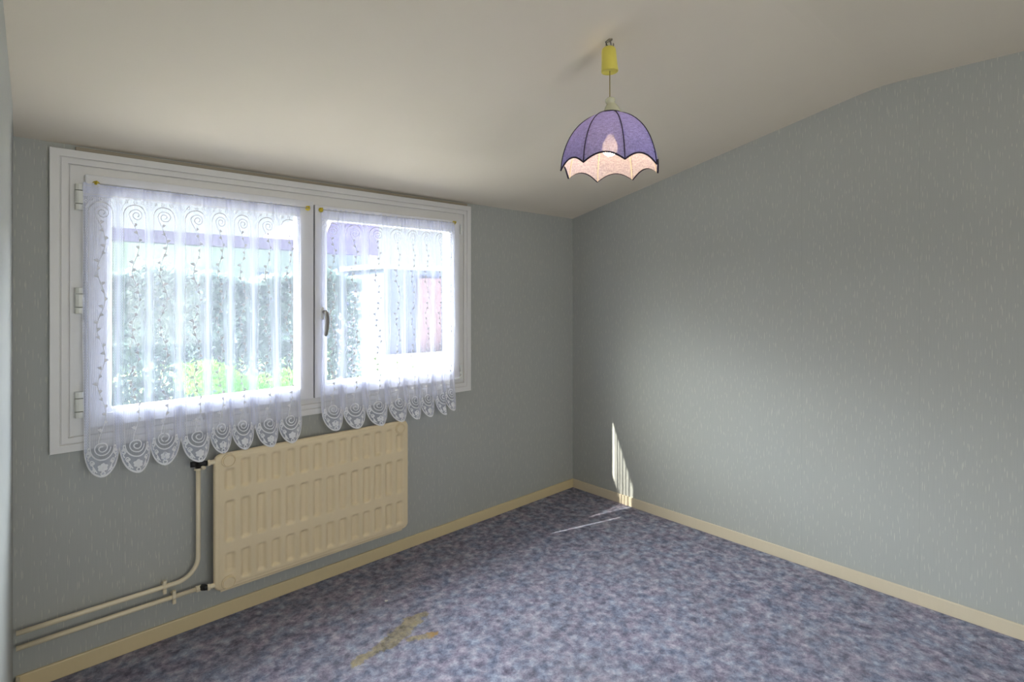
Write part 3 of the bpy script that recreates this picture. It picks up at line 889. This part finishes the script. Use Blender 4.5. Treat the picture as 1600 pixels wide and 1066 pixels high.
# pulley housing, slightly tilted
bm = bmesh.new()
zt, zb = LZ - 0.033, 2.3275
lathe(bm, [(0.012, zt + 0.004), (0.020, zt + 0.003), (0.0245, zt - 0.002), (0.0265, zt - 0.010), (0.0285, zt - 0.05), (0.0305, zb + 0.012), (0.0312, zb + 0.002), (0.0300, zb), (0.0286, zb + 0.001), (0.0270, zb + 0.004), (0.005, zb + 0.004)], LX, LY, 40)
Rm = Matrix.Translation((LX, LY, zb)) @ Matrix.Rotation(math.radians(3), 4, Vector((-0.682, -0.731, 0))) @ Matrix.Translation((-LX, -LY, -zb))
bmesh.ops.transform(bm, matrix=Rm, verts=bm.verts)
o = obj('pulley_housing', bm, M['yellow'], lamp, smooth=True); o['label'] = 'yellow plastic cup'
bm = bmesh.new(); tube(bm, [(LX, LY, zb + 0.006), (LX, LY, 2.225)], 0.0019, 8)
obj('cord', bm, M['cord'], lamp, smooth=True)
bm = bmesh.new()
lathe(bm, [(r * 1.28, z) for r, z in [(0.003, 2.2335), (0.008, 2.2325), (0.0125, 2.2285), (0.0145, 2.222), (0.0135, 2.2155), (0.0115, 2.212), (0.013, 2.207), (0.0175, 2.200), (0.0205, 2.192), (0.0235, 2.183), (0.026, 2.176), (0.027, 2.1705), (0.025, 2.1700)]], LX, LY, 32)
Rm = Matrix.Translation((LX, LY, 2.23)) @ Matrix.Rotation(math.radians(9), 4, Vector((-0.682, -0.731, 0))) @ Matrix.Translation((-LX, -LY, -2.23))
bmesh.ops.transform(bm, matrix=Rm, verts=bm.verts)
obj('lamp_cap', bm, M['capwhite'], lamp, smooth=True)

FWD = Vector((0.6822, 0.7312, 0)); RGT = Vector((0.7312, -0.6822, 0))
ribang = [math.radians(5.5 + 45 * i) for i in range(8)]
def ldir(th): return -FWD * math.cos(th) + RGT * math.sin(th)
PR = [(0.0405, 2.170), (0.060, 2.1635), (0.085, 2.150), (0.112, 2.1285), (0.136, 2.101), (0.155, 2.069), (0.169, 2.034), (0.1785, 1.998), (0.1835, 1.958)]
def prof_at(q):
    f = q * (len(PR) - 1); i = min(len(PR) - 2, int(f)); f -= i
    p0 = PR[max(0, i - 1)]; p1 = PR[i]; p2 = PR[i + 1]; p3 = PR[min(len(PR) - 1, i + 2)]
    cr = lambda a, b, c, d: 0.5 * (2 * b + (c - a) * f + (2 * a - 5 * b + 4 * c - d) * f * f + (3 * b - a - 3 * c + d) * f ** 3)
    return cr(p0[0], p1[0], p2[0], p3[0]), cr(p0[1], p1[1], p2[1], p3[1])
def shade_pt(pf, q, dr=0.0):
    """pf: position in panels 0..8, q: 0 top .. 1 bottom"""
    k = int(pf) % 8; f = pf - int(pf)
    th = ribang[0] + math.radians(45) * pf
    arch = 4 * f * (1 - f)
    qq = q * (1 - 0.095 * (arch ** 0.8) * 1.0)
    r, z = prof_at(qq)
    half = math.radians(22.5); flat = math.cos(half) / math.cos((f - 0.5) * 2 * half)   # straight chord
    k_ = flat * 0.62 + 0.38
    r = (r + dr) * k_
    d = ldir(th)
    return Vector((LX + d.x * r, LY + d.y * r, z))
def shell(dr, mat, name):
    bm = bmesh.new(); NP, NQ = 96, 28
    g = [[bm.verts.new(shade_pt(8 * i / NP, j / NQ, dr)) for j in range(NQ + 1)] for i in range(NP)]
    for i in range(NP):
        for j in range(NQ):
            f = bm.faces.new((g[i][j], g[(i + 1) % NP][j], g[(i + 1) % NP][j + 1], g[i][j + 1])); f.smooth = True
    return obj(name, bm, mat, lamp, smooth=True)
shade = shell(0.0, M['violet'], 'lamp_shade')
lin = shell(-0.0035, M['lining'], 'shade_lining'); lin['label'] = 'pale pink lining'
bm = bmesh.new()
for i in range(8):
    tube(bm, [shade_pt(i + 1e-5, j / 24, 0.0012) for j in range(25)], 0.0016, 8)
lathe(bm, [(0.036, 2.1715), (0.0415, 2.1735), (0.0425, 2.170), (0.041, 2.167), (0.036, 2.1685)], LX, LY, 40, cap=False)
o = obj('rib_piping', bm, M['navy'], lamp, smooth=True); o['label'] = 'dark navy piping'
bm = bmesh.new(); tube(bm, [shade_pt(8 * i / 160, 1.0, 0.0008) for i in range(160)], 0.0029, 8, closed=True)
o = obj('edge_braid', bm, M['navy'], lamp, smooth=True); o['label'] = 'dark braid along the scallops'
bm = bmesh.new()
for i in range(8):
    tube(bm, [shade_pt(i + 1e-5, j / 20, -0.0055) for j in range(1, 21)], 0.0017, 6)
o = obj('rib_tape', bm, M['tape'], lamp, smooth=True); o['label'] = 'cream tape over the ribs'
# socket, spider and bulb
bm = bmesh.new(); lathe(bm, [(0.006, 2.168), (0.016, 2.166), (0.019, 2.150), (0.019, 2.098), (0.0175, 2.092), (0.0140, 2.092)], LX, LY, 24)
for i in range(3):
    d = ldir(math.radians(60 + 120 * i)); tube(bm, [(LX + d.x * 0.015, LY + d.y * 0.015, 2.160), (LX + d.x * 0.0405, LY + d.y * 0.0405, 2.169)], 0.0015, 6)
obj('lamp_socket', bm, M['capwhite'], lamp, smooth=True)
bm = bmesh.new()
bp = [(0.011, 2.108), (0.0120, 2.094), (0.0135, 2.085), (0.0195, 2.075), (0.0260, 2.063), (0.0285, 2.050), (0.0280, 2.040), (0.0250, 2.030), (0.0190, 2.0225), (0.0105, 2.018), (0.001, 2.0165)]
lathe(bm, bp, LX, LY, 28)
b = obj('light_bulb', bm, M['bulb'], lamp, smooth=True); b['label'] = 'glowing warm bulb'

# ------------------------------------------------------------------ crumb on the carpet
bm = bmesh.new()
rp_ = random.Random(4)
top = []; bot = []
for k in range(9):
    a = 2 * PI * k / 9; r = 0.0055 * rp_.uniform(0.6, 1.3)
    top.append(bm.verts.new((-1.873 + r * 1.3 * math.cos(a), -0.41 + r * math.sin(a), 0.0045 + rp_.uniform(-.001, .0015))))
    bot.append(bm.verts.new((-1.873 + r * 1.2 * math.cos(a), -0.41 + r * 0.9 * math.sin(a), 0.0)))
bm.faces.new(top); bm.faces.new(bot[::-1])
for k in range(9): bm.faces.new((bot[k], bot[(k + 1) % 9], top[(k + 1) % 9], top[k]))
tag(obj('plaster_crumb', bm, simple('plaster', srgb(225, 222, 216), 0.8)), 'tiny white crumb lying on the blue carpet in front of the radiator', 'crumb')

# ------------------------------------------------------------------ outside
M['paving'] = simple('pale paving', srgb(230, 226, 218), 0.9, var=0.06, scale=3)
M['lawn'] = simple('lawn', srgb(92, 122, 60), 0.95, var=0.3, scale=20)
M['render'] = simple('pale house render', srgb(172, 180, 190), 0.9, scale=2)
M['tile'] = simple('dull roof tiles', srgb(120, 108, 150), 0.8, var=0.2, scale=9)
M['shutter'] = simple('bluish window panes', srgb(84, 98, 140), 0.4)  # even blue colour of the neighbour's panes
M['bluewall'] = simple('pale blue wall', srgb(86, 94, 126), 0.9)
M['bark'] = simple('bark', srgb(96, 78, 60), 0.9)
M['post'] = simple('painted pillar', srgb(138, 128, 172), 0.9)
M['brick'] = simple('pinkish brick', srgb(112, 88, 96), 0.9)
def leafmat(name, col):
    t = NT(name); vec, o = t.xyz()
    nz = t.noise(vec, 5, 3)[0]
    c = t.mix(nz, tuple(x * 0.75 for x in col), tuple(min(1, x * 1.2) for x in col))
    di = t.n('ShaderNodeBsdfDiffuse'); tl = t.n('ShaderNodeBsdfTranslucent'); t.l(c, di.inputs[0]); t.l(c, tl.inputs[0])
    m1 = t.n('ShaderNodeMixShader'); m1.inputs[0].default_value = 0.45
    t.l(di.outputs[0], m1.inputs[1]); t.l(tl.outputs[0], m1.inputs[2]); return t.done(m1)
M['leaf'] = leafmat('hedge leaves', srgb(104, 122, 116))
M['leaf2'] = leafmat('shrub leaves', srgb(84, 132, 52))

bm = bmesh.new(); add_box(bm, -16, 34, WT + 0.005, 40, -0.35, -0.22)
obj('ground', bm, M['paving'], kind='structure')
bm = bmesh.new(); add_box(bm, -8, 4.2, 6.4, 13.5, -0.22, -0.20)
tag(obj('lawn', bm, M['lawn']), 'patch of green lawn outside the window', 'lawn', kind='stuff')

hs = thing('neighbour_house', 'pale neighbouring house with a low mauve tiled roof seen through the net curtains', 'house', (1, 14, -0.22))
bm = bmesh.new(); add_box(bm, -7, 5.9, 14.4, 20, -0.22, 2.9)
obj('wall', bm, M['render'], hs)
bm = bmesh.new(); prism(bm, [(13.95, 2.88), (13.95, 3.20), (20.4, 3.2), (20.4, 2.88)], 0, -7.3, 4.3)
obj('roof', bm, M['tile'], hs)
bm = bmesh.new(); prism(bm, [(3.9, 2.85), (4.4, 3.95), (5.2, 4.5), (6.05, 4.35), (6.05, 2.85)], 1, 13.9, 20.3)
g = obj('gable', bm, M['tile'], hs)
for x in (-0.5, 0.75, 2.55, 5.1):
    bm = bmesh.new(); add_box(bm, x - 0.42, x + 0.42, 14.33, 14.45, 1.0, 2.25)
    f = obj('window', bm, M['render'], hs)
    bm = bmesh.new(); add_box(bm, x - 0.36, x + 0.36, 14.30, 14.34, 1.06, 2.19)
    obj('pane', bm, M['shutter'], f)
gh = thing('garden_outbuilding', 'low grey outbuilding with a brick pier beyond the right sash', 'outbuilding', (9, 11, -0.22))
bm = bmesh.new(); add_box(bm, 4.6, 14, 11, 13.2, -0.22, 2.25)
obj('wall', bm, M['bluewall'], gh)
bm = bmesh.new(); add_box(bm, 4.4, 14.2, 10.8, 13.4, 2.25, 2.38)
obj('roof', bm, M['render'], gh)
bm = bmesh.new(); add_box(bm, 5.7, 6.5, 10.86, 11.0, -0.22, 2.0)
obj('pier', bm, M['brick'], gh)
bm = bmesh.new(); add_box(bm, 0.96, 1.22, 6.0, 6.26, -0.22, 1.20); add_box(bm, 0.93, 1.25, 5.97, 6.29, 1.20, 1.25)
tag(obj('gate_pillar', bm, M['post'], bevel=0.01), 'square mauve-grey pillar standing outside beyond the handle side sash', 'pillar')

def foliage(name, x0, x1, y0, y1, z0, z1, n, leaf, mat, label, cat, seed, core=True, zbias=0.0):
    rnd = random.Random(seed)
    t = thing(name, label, cat, ((x0 + x1) / 2, (y0 + y1) / 2, z0))
    bm = bmesh.new()
    for _ in range(n):
        side_ = rnd.random()
        x = rnd.uniform(x0, x1); y = rnd.uniform(y0, y1); z = z0 + (z1 - z0) * rnd.random() ** (1 - zbias)
        zt_ = z1 - 0.10 + 0.09 * math.sin(x * 3.1 + seed) + 0.05 * math.sin(x * 9)
        if side_ < 0.45: y = y0 + rnd.uniform(-0.05, 0.08)
        elif side_ < 0.8: z = zt_ + rnd.uniform(-0.1, 0.1)
        z = min(z, zt_ + 0.1)
        c = Vector((x, y, z))
        a = Vector((rnd.uniform(-1, 1), rnd.uniform(-1, 1), rnd.uniform(-1, 1))).normalized(); b_ = a.orthogonal().normalized()
        L_ = leaf * rnd.uniform(0.7, 1.3)
        v = [bm.verts.new(c - a * L_), bm.verts.new(c + b_ * L_ * 0.4), bm.verts.new(c + a * L_), bm.verts.new(c - b_ * L_ * 0.4)]
        bm.faces.new(v)
    me_o = obj('foliage', bm, mat, t)
    k = max(2, int((x1 - x0) / 0.5))
    for i in range(k):
        bm = bmesh.new()
        x = x0 + (x1 - x0) * (i + 0.5) / k; y = (y0 + y1) / 2
        tube(bm, [(x, y, z0 - 0.0), (x + rnd.uniform(-.05, .05), y, z0 + (z1 - z0) * 0.5), (x + rnd.uniform(-.1, .1), y + 0.05, z0 + (z1 - z0) * 0.85)], [0.03, 0.022, 0.01], 7)
        obj('stem', bm, M['bark'], t)
    return t
foliage('garden_hedge', -5.5, 0.75, 4.9, 5.7, -0.22, 1.78, 26000, 0.066, M['leaf'], 'long green hedge standing outside behind the left sash', 'hedge', 1)
foliage('low_shrub', -2.15, -1.05, 2.2, 2.8, -0.22, 0.80, 3500, 0.035, M['leaf2'], 'bright green low shrub just outside below the left sash', 'shrub', 2)
